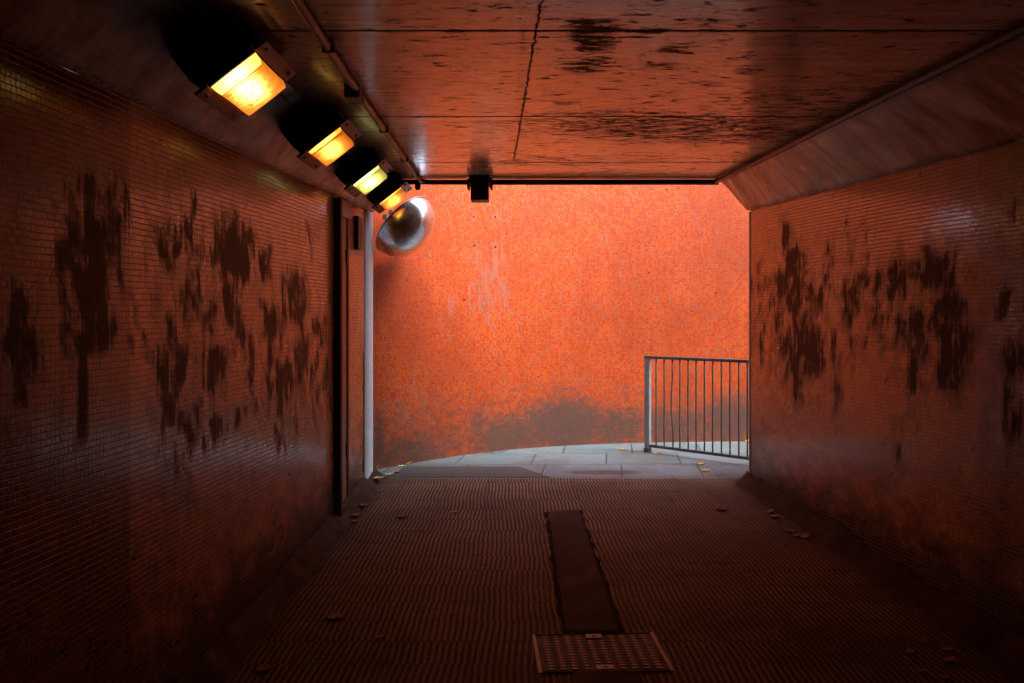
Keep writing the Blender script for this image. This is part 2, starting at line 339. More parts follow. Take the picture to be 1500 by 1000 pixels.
M['lens1'] = lens_mat('lit amber lens', (1.0, 0.24, 0.015), (1.0, 0.62, 0.16), 0.75)
M['lens2'] = lens_mat('lit orange lens', (1.0, 0.22, 0.01), (1.0, 0.55, 0.08), 0.5)
M['lens3'] = lens_mat('lit greenish lens', (0.85, 0.75, 0.12), (0.95, 0.95, 0.30), 0.42)
M['lens4'] = lens_mat('lit deep orange lens', (1.0, 0.22, 0.01), (1.0, 0.50, 0.06), 0.42)

# ------------------------------------------------------------------ object helpers
def link(o, parent=None):
    COL.objects.link(o)
    if parent: o.parent = parent
    return o
def tag(o, label=None, cat=None, group=None, kind=None):
    if label: o['label'] = label
    if cat: o['category'] = cat
    if group: o['group'] = group
    if kind: o['kind'] = kind
    return o
def empty(name, loc, label, cat, group=None, rot=(0, 0, 0)):
    o = bpy.data.objects.new(name, None); o.empty_display_size = 0.1
    link(o); o.location = loc; o.rotation_euler = rot
    return tag(o, label, cat, group)
class MB:
    def __init__(s): s.v = []; s.f = []
    def add(s, vs, fs):
        b = len(s.v); s.v += [tuple(v) for v in vs]; s.f += [tuple(b + i for i in f) for f in fs]; return s
    def box(s, x0, x1, y0, y1, z0, z1, T=None, bev=0.0):
        bm = bmesh.new(); bmesh.ops.create_cube(bm, size=1.0)
        bmesh.ops.scale(bm, vec=(x1 - x0, y1 - y0, z1 - z0), verts=bm.verts)
        if bev: bmesh.ops.bevel(bm, geom=bm.edges[:], offset=bev, segments=2, affect='EDGES', profile=0.6)
        bmesh.ops.translate(bm, vec=((x0 + x1) / 2, (y0 + y1) / 2, (z0 + z1) / 2), verts=bm.verts)
        bm.verts.index_update()
        vs = [(T @ v.co if T else v.co.copy()) for v in bm.verts]
        fs = [[v.index for v in f.verts] for f in bm.faces]; bm.free()
        return s.add(vs, fs)
    def tube(s, pts, r, n=12, caps=True):
        pts = [Vector(p) for p in pts]; rs = r if isinstance(r, (list, tuple)) else [r] * len(pts)
        rings = []; up = None
        for i, p in enumerate(pts):
            d = (pts[min(i + 1, len(pts) - 1)] - pts[max(i - 1, 0)]).normalized()
            if up is None: up = Vector((0, 0, 1)) if abs(d.z) < 0.9 else Vector((1, 0, 0))
            a = d.cross(up).normalized(); b = d.cross(a).normalized(); up = -b if b.dot(up) < 0 else b
            a = d.cross(up).normalized()
            rings.append([p + a * math.cos(2 * PI * k / n) * rs[i] + up * math.sin(2 * PI * k / n) * rs[i] for k in range(n)])
        vs = [v for R in rings for v in R]; fs = []
        for i in range(len(rings) - 1):
            for k in range(n):
                fs.append((i * n + k, i * n + (k + 1) % n, (i + 1) * n + (k + 1) % n, (i + 1) * n + k))
        if caps: fs.append(tuple(range(n))[::-1]); fs.append(tuple((len(rings) - 1) * n + k for k in range(n)))
        return s.add(vs, fs)
    def lathe(s, prof, T=None, n=40):
        vs = []; fs = []
        for r, z in prof:
            for k in range(n):
                v = Vector((r * math.cos(2 * PI * k / n), r * math.sin(2 * PI * k / n), z)); vs.append(T @ v if T else v)
        for i in range(len(prof) - 1):
            for k in range(n): fs.append((i * n + k, i * n + (k + 1) % n, (i + 1) * n + (k + 1) % n, (i + 1) * n + k))
        return s.add(vs, fs)
    def build(s, name, mat, parent=None, smooth=False, recalc=True):
        me = bpy.data.meshes.new(name); me.from_pydata(s.v, [], s.f); me.validate()
        if recalc:
            bm = bmesh.new(); bm.from_mesh(me); bmesh.ops.recalc_face_normals(bm, faces=bm.faces); bm.to_mesh(me); bm.free()
        me.materials.append(mat)
        if smooth:
            for p in me.polygons: p.use_smooth = True
        return link(bpy.data.objects.new(name, me), parent)

def steps(a, b, d):
    n = max(1, int(round(abs(b - a) / d))); return [a + (b - a) * i / n for i in range(n + 1)]
def surf(name, P, us, vs, T, mat, UV, attrs=None, parent=None, flip=False):
    """closed slab: front sheet P(u,v), offset by T(u,v) at the back"""
    nu, nv = len(us), len(vs); V = []; Fs = []
    for u in us:
        for v in vs: V.append(P(u, v))
    for i in range(nu - 1):
        for j in range(nv - 1):
            q = (i * nv + j, (i + 1) * nv + j, (i + 1) * nv + j + 1, i * nv + j + 1)
            Fs.append(q[::-1] if flip else q)
    nf = len(Fs); uvl = [UV(u, v) for u in us for v in vs]; B0 = len(V)
    per = [(i, 0) for i in range(nu)] + [(nu - 1, j) for j in range(1, nv)] + [(i, nv - 1) for i in range(nu - 2, -1, -1)] + [(0, j) for j in range(nv - 2, 0, -1)]
    bi = {}
    for i, j in per:
        bi[(i, j)] = len(V); V.append(P(us[i], vs[j]) + T(us[i], vs[j])); uvl.append(UV(us[i], vs[j]))
    for k in range(len(per)):
        a = per[k]; b = per[(k + 1) % len(per)]
        q = (a[0] * nv + a[1], bi[a], bi[b], b[0] * nv + b[1]); Fs.append(q[::-1] if flip else q)
    for i in range(nu - 1):
        q = (bi[(i, 0)], bi[(i, nv - 1)], bi[(i + 1, nv - 1)], bi[(i + 1, 0)]); Fs.append(q[::-1] if flip else q)
    me = bpy.data.meshes.new(name); me.from_pydata([tuple(v) for v in V], [], Fs)
    ul = me.uv_layers.new(name='UVMap')
    li = np.empty(len(me.loops), dtype=np.int32); me.loops.foreach_get('vertex_index', li)
    ul.data.foreach_set('uv', np.array(uvl, dtype=np.float32)[li].ravel())
    if attrs:
        A = np.array([[u, v] for u in us for v in vs])
        for an, fn in attrs.items():
            at_ = me.attributes.new(an, 'FLOAT', 'POINT')
            vals = np.zeros(len(V), dtype=np.float32); vals[:B0] = fn(A[:, 0], A[:, 1]); at_.data.foreach_set('value', vals)
    me.materials.append(mat)
    return link(bpy.data.objects.new(name, me), parent)
def blobs(lst, conv, pw=3.0, k=1.0, ex=0.0):
    """soft patches given as photo rectangles (x0,x1,y0,y1,strength), carried onto the surface"""
    Q = []
    for b in lst:
        x0, x1, y0, y1 = b[:4]; s = b[4] if len(b) > 4 else 1.0
        xm = (x0 + x1) / 2; ym = (y0 + y1) / 2
        c = conv(xm, ym); e = conv(x1, ym); w = conv(x0, ym); n = conv(xm, y0); so = conv(xm, y1)
        Q.append((c[0], c[1], (abs(e[0] - w[0]) / 2 + abs(n[0] - so[0]) / 2) * k + ex, abs(n[1] - so[1]) / 2 * k + ex * 2, s))
    def fn(U, V):
        m = np.zeros_like(U)
        for cx, cy, rx, ry, s in Q:
            d = ((np.abs(U - cx) / max(rx, 0.012)) ** pw + (np.abs(V - cy) / max(ry, 0.012)) ** pw) ** (1 / pw)
            m = np.maximum(m, np.clip((1.5 - d) / 0.95, 0, 1) * s)
        return m
    return fn

# ------------------------------------------------------------------ tiled side walls
LB = [(98,180,268,360,.9),(94,170,340,440,1),(104,160,430,515,1),(114,128,490,655,.95),(90,98,400,600,.8),(14,54,420,575,.9),(60,72,515,572,.7),
 (232,300,325,385,.62),(280,291,280,370,.6),(231,270,350,380,.8),(268,296,400,484,.7),(231,282,495,580,.7),(240,256,560,645,.6),(258,290,585,635,.75),
 (319,367,328,410,1),(325,354,410,488,.85),(379,396,366,410,.8),(298,317,446,491,.75),(386,407,438,500,.85),(412,419,402,470,.8),(422,448,405,470,.95),
 (432,451,498,558,.9),(391,407,504,592,.8),(402,434,545,605,.8),(362,373,492,574,.8),(300,331,507,580,.85),(459,481,468,508,.7),(473,482,522,574,.7),
 (294,323,606,655,.7),(345,362,594,620,.6),(370,389,580,607,.6),(399,419,612,655,.6),(426,437,604,640,.5),(450,464,328,372,.4),(257,266,650,712,.6),
 (205,225,400,540,.35),(160,185,290,360,.5),(0,20,500,650,.6),(440,447,470,500,.7),(330,345,590,640,.4),(190,200,430,520,.4),(408,414,470,550,.6)]
RB = [(1146,1157,331,366),(1152,1174,366,402),(1136,1177,392,452,.85),(1184,1194,420,446,.8),(1196,1205,420,468,.8),(1104,1133,391,475,.45),(1112,1122,470,524,.5),
 (1162,1202,480,546,1),(1145,1170,495,552,.8),(1162,1178,548,584,.85),(1217,1224,480,540,.75),(1222,1230,530,596,.75),(1212,1221,360,402,.6),(1206,1214,390,425,.5),(1216,1226,400,432,.5),
 (1235,1250,415,470,.85),(1240,1276,400,426,.75),(1275,1291,400,462,.75),(1300,1328,384,442,.85),(1334,1352,380,412,.85),(1354,1375,374,436,1),(1380,1398,374,426,.9),
 (1367,1411,438,496,1),(1375,1406,480,562,1),(1404,1423,478,542,.95),(1382,1406,540,572,1),(1332,1353,440,572,.85),(1310,1326,463,512,.7),(1280,1306,455,502,.6),
 (1240,1251,495,522,.7),(1454,1482,430,472,.6),(1468,1500,470,650,.7),(1462,1468,312,422,.6),(1474,1496,278,342,.5),(1312,1318,605,682,.5),(1238,1244,320,400,.5),
 (1150,1160,560,700,.2),(1172,1180,452,482,.8),(1245,1252,330,380,.3),(1262,1274,330,400,.35)]
LX = [(236,262,470,640,.8),(340,352,340,520,.7),(270,285,560,700,.6),(455,470,510,620,.6),(408,432,520,580,.8),(440,452,560,600,.6),(305,316,500,600,.7),(352,362,480,540,.6),(243,256,330,480,.6)]
RX = [(1136,1145,400,520,.7),(1160,1170,430,500,.9),(1250,1262,420,470,.6),(1350,1370,430,450,.8),(1292,1300,430,600,.5),(1262,1272,470,520,.5),(1180,1190,440,520,.7),(1412,1424,440,480,.6)]
LH = [(225,300,330,660,.8),(300,370,440,640,.6),(385,475,400,620,.55),(90,180,280,520,.8),(0,60,400,640,.8),(70,130,560,700,.6)]
RH = [(1120,1205,390,560,.6),(1235,1420,385,480,.5),(1270,1400,440,560,.35),(1450,1500,400,660,.6),(1100,1140,370,520,.4)]
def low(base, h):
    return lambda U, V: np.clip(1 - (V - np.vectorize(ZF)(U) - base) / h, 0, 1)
vz = steps(-0.6, WTOP, 0.027)
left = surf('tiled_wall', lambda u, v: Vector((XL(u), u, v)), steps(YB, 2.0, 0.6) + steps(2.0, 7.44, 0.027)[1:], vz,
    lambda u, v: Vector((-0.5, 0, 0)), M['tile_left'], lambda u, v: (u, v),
    {'stain': blobs(LB + LX, lw, 3.0, 1.22), 'halo': blobs(LB + LH, lw, 2.0, 1.25, 0.05), 'dirt_shade': low(-.1, .5), 'tint': lambda U, V: np.where(U < lw(189, 500)[0], 1.0, 0.0)}, flip=False)
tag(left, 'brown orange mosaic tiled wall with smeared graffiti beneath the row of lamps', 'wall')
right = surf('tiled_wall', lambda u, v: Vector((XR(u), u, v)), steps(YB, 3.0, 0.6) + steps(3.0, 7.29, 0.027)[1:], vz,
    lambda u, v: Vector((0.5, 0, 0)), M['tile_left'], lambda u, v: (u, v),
    {'stain': blobs(RB + RX, rw, 3.0, 1.22), 'halo': blobs(RB + RH, rw, 2.0, 1.25, 0.04), 'dirt_shade': low(-.1, .5), 'tint': lambda U, V: np.where(U < rw(1435, 500)[0], 0.45, 0.0)}, flip=True)
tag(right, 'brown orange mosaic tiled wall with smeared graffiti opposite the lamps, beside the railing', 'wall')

# mortar fillet heaped along the foot of each wall
def fillet(side, parent, y1):
    XF = XL if side < 0 else XR
    def P(u, v):
        n = mnoise.noise(Vector((u * 2.1, side * 3.0, 0))); n2 = mnoise.noise(Vector((u * 6.0, side * 7.0, v * 2)))
        w = (0.16 + 0.07 * n + 0.04 * n2); h = 0.10 + 0.05 * n + 0.03 * n2
        t = v; x = w * (1 - t) ** 1.0; z = h * (t ** 1.8)
        wob = 0.012 * mnoise.noise(Vector((u * 14, v * 6, side)))
        return Vector((XF(u) - side * (x + 0.002) - side * wob * (1 - v) * 1.0, u, ZF(u) - 0.004 * (1 - v) + z + wob))
    ys = steps(1.5, y1, 0.04); vs = steps(0, 1, 0.1)
    V = [P(a, b) for a in ys for b in vs]; nv = len(vs); Fs = []
    for i in range(len(ys) - 1):
        for j in range(nv - 1): Fs.append((i * nv + j, (i + 1) * nv + j, (i + 1) * nv + j + 1, i * nv + j + 1))
    back = len(V); V += [Vector((XF(a) + side * 0.05, a, ZF(a) - 0.1)) for a in ys]; n = len(ys)
    for e in (0, n - 1):
        Fs.append(tuple([e * nv + j for j in range(nv)] + [back + e]))
    for i in range(n - 1):
        Fs.append((i * nv, (i + 1) * nv, back + i + 1, back + i)); Fs.append((i * nv + nv - 1, (i + 1) * nv + nv - 1, back + i + 1, back + i))
    o = MB().add(V, Fs).build('skirting', M['mortar'], parent, smooth=True)
    tag(o, 'rough uneven mortar fillet along the foot of the wall')
fillet(-1, left, 7.52); fillet(1, right, 7.36)

# pale rounded corner at the daylight end of the left wall, with a yellow line beside it
m = MB(); n = 8
prof = [(XL(7.20) + 0.000, 7.185), (XL(7.20) + 0.014, 7.195)] + [(XL(7.42) + 0.016 - 0.06 * (1 - math.cos(PI / 2 * k / n)), 7.40 + 0.07 * math.sin(PI / 2 * k / n)) for k in range(n + 1)] + [(XL(7.42) - 0.30, 7.47), (XL(7.42) - 0.30, 7.445), (XL(7.44)-0.01, 7.442)]
vs = [(x, y, z) for z in steps(0.02, 2.40, 0.12) for x, y in prof]; k = len(prof); nz = len(steps(0.02, 2.40, 0.12))
fs = [(i * k + j, i * k + j + 1, (i + 1) * k + j + 1, (i + 1) * k + j) for i in range(nz - 1) for j in range(k - 1)]
m.add(vs, fs); tag(m.build('corner_strip', M['render_pale'], left, smooth=True), 'pale painted corner strip at the daylight end')
m = MB(); m.box(XL(7.17) - 0.01, XL(7.17) + 0.008, 7.150, 7.180, 0.12, 1.15); m.build('edge_line', M['yellow'], left)
# two pale holes and scratches: missing bolts on the right wall corner
m = MB(); m.box(XR(7.29) - 0.006, XR(7.29) + 0.3, 7.292, 7.335, -0.02, 2.40, bev=0.004); tag(m.build('corner_strip', M['concrete'], right), 'dull grey corner strip at the daylight end')

# ------------------------------------------------------------------ ceiling with its haunches and deck above
CB = [(835,905,26,62,1),(848,898,50,80,.95),(828,890,86,110,.9),(790,1180,168,202,.72),(850,1230,178,212,.7),(780,1010,160,178,.55),(930,1080,198,214,.5),(1120,1300,120,190,.5),(700,930,228,246,.4),(1085,1200,222,244,.4),(560,640,168,176,.4),(930,1000,92,104,.7),(1010,1060,118,126,.6),(800,1000,250,262,.4),(560,590,26,34,.6),(650,685,42,50,.7),(740,800,100,104,.3),
 (795,880,44,50,.8),(920,990,40,50,.9),(960,1000,68,80,.85),(1130,1260,140,200,.35),(640,790,215,235,.18),(1010,1100,20,60,.35),(760,768,30,180,.3),
 (810,850,145,154,.7),(680,850,176,184,.3),(720,760,60,66,.5),(1085,1110,95,110,.6),(900,1000,225,240,.3),(700,718,230,258,.6)]  # last patch: reflection of the hanging box, painted on the ceiling
cblob = blobs(CB, ce, 2.2)
def cshade(U, V):
    l = np.clip((-0.72 - U) / 0.14, 0, 1) * 0.85                     # painted shade between the conduit and the lamps
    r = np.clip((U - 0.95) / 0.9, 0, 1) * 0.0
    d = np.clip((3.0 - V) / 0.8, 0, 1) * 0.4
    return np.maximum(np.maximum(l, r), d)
ceil = surf('ceiling', lambda u, v: Vector((u, v, CEIL)), [-3.2, -2.4] + steps(-1.6, 2.5, 0.03) + [3.3, 4.2], steps(YB, 2.4, 0.6) + steps(2.4, YE, 0.03)[1:],
    lambda u, v: Vector((0, 0, 0.55)), M['ceiling'], lambda u, v: (u, v), {'stain': cblob, 'dirt_shade': cshade}, flip=True)
tag(ceil, kind='structure')
def haunch(side):
    XW, XC = (XL, XLC) if side < 0 else (XR, XRC)
    def P(u, v):
        a = Vector((XW(u) - side * 0.014, u, WTOP - 0.004)); b = Vector((XC(u), u, CEIL + 0.002))
        w = 0.008 * mnoise.noise(Vector((u * 5, v * 3, side))) * (1 if 0 < v < 1 else 0.8)
        return a.lerp(b, v) + Vector((-side * w, 0, -w))
    L = 0.40
    o = surf('haunch', P, steps(YB, 1.0, 0.6) + steps(1.0, YE + (0.10 if side < 0 else 0.0), 0.05)[1:], steps(0, 1, 0.1), lambda u, v: Vector((side * 0.6 * (1 - v) + side * 0.05, 0, 0.25 * v + 0.1)), M['haunch'],
        lambda u, v: (u, v * L), {'dirt_shade': lambda U, V: np.clip((V - 0.30) / 0.35, 0, 1) * (1.0 if side < 0 else 0.0)}, flip=(side > 0), parent=ceil)  # upper lamp-side part darkened: shade around the lamps painted in
    tag(o, 'sloping scrubbed plaster haunch')
haunch(-1); haunch(1)

# unseen wall added behind the viewer to keep light out of the far end
m = MB(); m.box(-3.2, 4.2, YB - 0.3, YB + 0.2, -0.6, 3.2); o = m.build('light_stop_wall', M['concrete']); tag(o, kind='structure')

# ------------------------------------------------------------------ floor, patch, pavement
def FP(u, v):
    return Vector((XL(v) - 0.05 + (XR(v) - XL(v) + 0.1) * u, v, ZF(v)))
def fconv(px, py):
    p = fl(px, py); return (p.x - XL(p.y) + 0.05) / (XR(p.y) - XL(p.y) + 0.1), p.y
FBL = blobs([(985,1100,822,828,.8),(960,1100,838,846,.7),(900,1010,882,890,.6),(1040,1200,900,930,.6),(520,600,806,812,.6),(590,640,775,781,.6),(480,560,840,870,.5),(1010,1120,760,776,.4),(1180,1300,900,980,.7),(700,760,860,900,.35)], fconv, 2.0)
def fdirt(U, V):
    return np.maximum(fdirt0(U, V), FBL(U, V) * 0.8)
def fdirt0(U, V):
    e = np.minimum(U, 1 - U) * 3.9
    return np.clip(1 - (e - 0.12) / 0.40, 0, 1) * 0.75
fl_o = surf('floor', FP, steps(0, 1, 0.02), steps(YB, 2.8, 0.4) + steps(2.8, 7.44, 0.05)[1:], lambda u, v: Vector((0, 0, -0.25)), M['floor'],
    lambda u, v: (u * 3.95, v), {'dirt_shade': fdirt}, flip=False)
tag(fl_o, kind='structure')
PB = [(640, 800, 684, 694, 0), (832, 940, 687, 695, .8), (1010, 1095, 672, 700, .45), (690, 750, 656, 664, .6), (930, 1098, 676, 682, .5), (1040, 1100, 690, 702, .6)]
def pconv(x, y): p = fl(x, y); return p.x, p.y
pav = surf('pavement', lambda u, v: Vector((u, v, 0.0)), [-3.0] + steps(-1.6, 3.2, 0.03) + steps(3.2, 16, 1.0)[1:], steps(7.442, 10.2, 0.03) + [12.0],
    lambda u, v: Vector((0, 0, -0.3)), M['paving'], lambda u, v: (u, v), {'stain': blobs(PB, pconv, 2.2)}, flip=False)
tag(pav, kind='structure')
def sheet(name, pts, z0, mat, th=0.02):
    vs = [(p[0], p[1], p[2] + z0) for p in pts] + [(p[0], p[1], p[2] + z0 - th) for p in pts]; n = len(pts)
    return MB().add(vs, [tuple(range(n)), tuple(range(2 * n - 1, n - 1, -1))] + [(i, (i + 1) % n, n + (i + 1) % n, n + i) for i in range(n)]).build(name, mat)
def wobline(p, q, n, amp, seed):
    r = []
    for i in range(n):
        t = i / n; w = amp * mnoise.noise(Vector(((p - q).length * t * 9.0, seed, 0.3)))
        w += 0.35 * amp * mnoise.noise(Vector((t * n * 1.7, seed * 2.0, 5.0))); r.append(p.lerp(q, t) + Vector((w, w * 0.5, 0)))
    return r
A, B_, C_, D = fl(600, 681), fl(756, 681), fl(803, 695), fl(572, 696)
A = fl(640, 682)
tp = wobline(fl(594, 682.5), fl(762, 683), 14, 0.012, 1) + wobline(fl(762, 683), fl(806, 698.8), 5, 0.004, 2) + wobline(fl(806, 698.8), fl(566, 699), 16, 0.003, 3) + wobline(fl(566, 699), fl(594, 682.5), 5, 0.01, 4)
o = sheet('tarmac_strip', tp, 0.004, M['tarmac'], 0.01); tag(o, kind='structure')
# cement strip over a trench, with open joints
pa, pb, pc, pd = fl(803, 750), fl(848, 747), fl(906, 925), fl(829, 923)
def grow(k):
    cxy = (pa + pb + pc + pd) / 4
    return [cxy + (p - cxy) * k for p in (pa, pb, pc, pd)]
def outline(c, amp, s):
    return wobline(c[0], c[1], 5, amp * .6, s) + wobline(c[1], c[2], 70, amp, s + 1) + wobline(c[2], c[3], 6, amp, s + 2) + wobline(c[3], c[0], 70, amp, s + 3)
ex = Vector((0.026, 0, 0)); ey = Vector((0, 0.02, -0.002 * 0))
o = sheet('trench_edge', outline([pa - ex, pb + ex * .9, pc + ex - ey * 2, pd - ex - ey * 2], 0.022, 11), 0.0045, M['patch_edge'], 0.012); tag(o, kind='structure')
o = sheet('trench_patch', outline([pa, pb, pc, pd], 0.010, 21), 0.0090, M['patch'], 0.008); tag(o, kind='structure')
nr = [fl(838, 986), fl(935, 985), fl(960, 1040), fl(845, 1040)]
o = sheet('trench_patch', outline(nr, 0.008, 31), 0.0085, M['patch'], 0.008); tag(o, kind='structure')

# ------------------------------------------------------------------ curved orange wall outside
ctrl = [(-2.9, 7.45), (-2.1, 7.48), (-1.62, 7.60), (-1.318, 7.86), (-1.02, 8.17), (-.70, 8.50), (-.34, 8.80), (.10, 9.08), (.78, 9.34), (1.58, 9.50), (2.81, 9.60), (4.4, 9.62), (6.4, 9.35), (8.4, 8.7), (10.5, 7.7), (12.0, 6.8)]
def cr(p0, p1, p2, p3, t):
    return tuple(0.5 * (2 * b + (c - a) * t + (2 * a - 5 * b + 4 * c - d) * t * t + (3 * b - a - 3 * c + d) * t ** 3) for a, b, c, d in zip(p0, p1, p2, p3))
raw = []
for i in range(1, len(ctrl) - 2):
    for k in range(40): raw.append(cr(ctrl[i - 1], ctrl[i], ctrl[i + 1], ctrl[i + 2], k / 40))
S = [0.0]
for a, b in zip(raw, raw[1:]): S.append(S[-1] + math.hypot(b[0] - a[0], b[1] - a[1]))
S = np.array(S); RX = np.array([r[0] for r in raw]); RY = np.array([r[1] for r in raw])
def OW(s): return float(np.interp(s, S, RX)), float(np.interp(s, S, RY))
def onrm(s):
    a = OW(s - 0.03); b = OW(s + 0.03); d = Vector((b[0] - a[0], b[1] - a[1], 0)).normalized(); return Vector((-d.y, d.x, 0))
def owc(px, py):                                   # photo point -> (s, z) on the curved wall
    k = (px - CX) / F; g = RX - k * RY; i = int(np.argmin(np.abs(g) + (RY < 7.7) * 9)); Y = RY[i]
    return float(S[i]), EYE + (HY - py) / F * Y
OB = [(640,700,380,430,.0),(690,745,365,470,.62),(700,720,400,460,.5),(560,640,560,640,.45),(655,670,430,460,.5),(700,712,300,310,.6),(735,745,440,452,.5),(900,930,395,410,.25),(690,700,312,325,.9),(721,730,312,325,.9),(691,700,355,370,.9),(721,731,355,368,.9)]
OD = [(705,790,610,662,.75),(770,880,585,648,.95),(870,940,600,645,.7),(1035,1100,580,640,.85),(560,640,640,680,.5),(690,712,600,628,.6),(548,562,590,690,.6),(940,1040,600,640,.6),(800,860,560,600,.4)]
us = steps(0, owc(549, 400)[0] - 0.25, 0.3) + steps(owc(549, 400)[0] - 0.25, owc(1130, 400)[0], 0.028)[1:] + steps(owc(1130, 400)[0], S[-1], 0.3)[1:]
ow = surf('curved_wall', lambda u, v: Vector((*OW(u), v)), us, steps(-0.1, 3.0, 0.028) + [5.5],  # top out of sight raised to block sky light from the tunnel floor
    lambda u, v: onrm(u) * 0.35, M['tile_orange'], lambda u, v: (u, v), {'stain': blobs(OB, owc), 'dirt_shade': blobs(OD, owc, 2.0)}, flip=False)
tag(ow, 'bright orange mosaic wall curving past the mouth of the underpass, grimy at its foot', 'wall')
m = MB()
for px, py, r in [(694,318,.012),(725,318,.012),(695,360,.013),(725,362,.013),(710,333,.008),(710,341,.006),(701,356,.007),(716,357,.007),(720,311,.006)]:
    s_, z_ = owc(px, py); p = Vector((*OW(s_), z_)); nn = -onrm(s_)
    q = nn.to_track_quat('Z', 'Y').to_matrix().to_4x4(); q.translation = p + nn * 0.0015
    m.lathe([(r, -0.002), (r, 0.0), (r * .4, 0.0008), (0.0005, 0.001)], q, 12)
tag(m.build('bolt_holes', M['black_metal'], ow), 'dark drilled bolt holes in a square, below the box')

# facade and deck edge above the mouth (outside)
m = MB(); m.box(-3.2, 2.44, YE + 0.002, YE + 0.10, CEIL + 0.004, 3.3, bev=0.004)
m.box(2.44, 13.0, 7.0, 7.30, -0.2, 3.3)
o = m.build('facade_wall', M['concrete']); tag(o, kind='structure')

# ------------------------------------------------------------------ lamps
ang = math.radians(38)
def make_lamp(loc, lens, label, along=0.44):
    t = empty('bulkhead_lamp', loc, label, 'lamp', 'lamps in a row along the top of the tiled wall', (0, -ang, 0))
    # local x = across (up towards ceiling), y = along the passage, z = away from the tunnel
    a = along / 2
    m = MB(); m.box(-0.17, 0.17, -a - 0.04, a + 0.02, 0.012, 0.27, bev=0.055); m.build('housing', M['black_metal'], t)
    for (y0, y1) in ((-a - 0.016, -a), (a, a + 0.016)):
        m = MB(); m.box(-0.120, 0.120, y0, y1, -0.012, 0.02, bev=0.003); m.build('rim', M['black_metal'], t)
    for sx in (-1, 1):
        m = MB(); x0, x1 = sorted((sx * 0.124, sx * 0.185))
        m.box(x0, x1, -a - 0.01, a + 0.012, -0.006, 0.010, bev=0.002)
        for yy in (-a + 0.05, a - 0.05): m.lathe([(0.010, -0.006), (0.010, -0.013), (0.004, -0.016), (0.0005, -0.016)], Matrix.Translation((sx * 0.155, yy, 0)), 10)
        m.build('flange', M['rust'], t)
    # lens: shallow trough diffuser, sloped at both ends
    m = MB(); L = a - 0.004; d = 0.042
    prof = [(-0.117, 0.0), (-0.116, -0.022), (-0.108, -d), (-0.03, -d - 0.002), (0.03, -d - 0.002), (0.108, -d), (0.116, -0.022), (0.117, 0.0)]
    rows = [(-L, 1.0, 0.0), (-L + 0.01, 1.0, 0.35), (-L + 0.052, 0.98, 1.0), (0, 0.96, 1.0), (L - 0.05, 0.98, 1.0), (L - 0.012, 0.99, 0.9), (L, 1.0, 0.0)]
    vs = [(x * sx_, y, z * sz) for y, sx_, sz in rows for x, z in prof]; k = len(prof)
    fs = [(i * k + j, i * k + j + 1, (i + 1) * k + j + 1, (i + 1) * k + j) for i in range(len(rows) - 1) for j in range(k - 1)]
    fs.append(tuple(i * k for i in range(len(rows)))[::-1] + tuple(i * k + k - 1 for i in range(len(rows))))
    m.add(vs, fs); m.build('lens', M[lens], t)
    m = MB(); m.tube([(0.03, a + 0.015, 0.09), (0.03, a + 0.30, 0.10), (0.03, a + 0.62, 0.11)], 0.011, 10); m.build('conduit', M['conduit'], t, smooth=True)
    return t
Z = EYE + 1.0
def lampat(px, py, Y, z=None): p = at(px, py, Y); return (p.x, p.y, p.z)
make_lamp(lampat(364, 122, 3.60), 'lens1', 'largest amber lamp in the row, nearest the viewer, its cracked lens brightest')
make_lamp(lampat(484, 213, 4.92), 'lens2', 'second lamp of the row, glowing orange yellow beside the conduit junction', 0.39)
make_lamp(lampat(541, 262, 6.12), 'lens3', 'pale greenish yellow lamp between the two small orange ones', 0.39)
make_lamp(lampat(575, 290, 7.12), 'lens4', 'smallest orange lamp at the daylight end, next to the mirror', 0.37)

# ------------------------------------------------------------------ conduits
def conduit(name_label, pts, r, boxes=(), clips=()):
    t = empty('conduit', pts[0], name_label, 'conduit')
    o0 = Vector(pts[0])
    m = MB(); m.tube([Vector(p) - o0 for p in pts], r, 12); m.build('pipe', M['conduit'], t, smooth=True)
    for b, sx, sy, sz in boxes:
        b = Vector(b) - o0; m = MB(); m.box(b.x - sx, b.x + sx, b.y - sy, b.y + sy, b.z - sz, b.z + sz, bev=0.006); m.build('junction_box', M['black_metal'], t)
    for c in clips:
        c = Vector(c) - o0; m = MB(); m.box(c.x - r * 1.5, c.x + r * 1.5, c.y - 0.008, c.y + 0.008, c.z - r * 1.12, c.z + r * 0.9, bev=0.002); m.build('clip', M['conduit'], t)
    return t
zc = CEIL - 0.022
j = ce(519, 130)
conduit('grimy ceiling conduit beside the lamps, with a black junction box', [(-0.80, 0.5, zc), (-0.80, 3.0, zc), (-0.815, j[1], zc), (-0.812, 5.6, zc), (-0.815, 7.18, zc), (-0.80, 7.235, zc), (-0.77, 7.26, zc)], 0.019,
    boxes=[((j[0], j[1], CEIL - 0.032), 0.040, 0.075, 0.034)], clips=[(-0.806, 3.6, zc), (-0.813, 5.2, zc), (-0.814, 6.2, zc), (-0.815, 6.9, zc)])
conduit('short dark pipe on the ceiling edge between the lamps and the hanging box', [(-1.00, 7.27, zc - 0.004), (-0.70, 7.275, zc - 0.006), (-0.40, 7.275, zc - 0.006)], 0.022, clips=())
conduit('long dark pipe on the ceiling edge above the mouth, beyond the hanging box', [(-0.20, 7.275, zc - 0.006), (0.8, 7.275, zc - 0.006), (1.83, 7.272, zc - 0.006)], 0.024)
conduit('brown conduit where the ceiling meets the haunch opposite the lamps', [(XRC(y) - 0.045 + 0.006 * math.sin(y * 2.3), y, zc - 0.004) for y in steps(0.5, 7.24, 0.45)], 0.022)

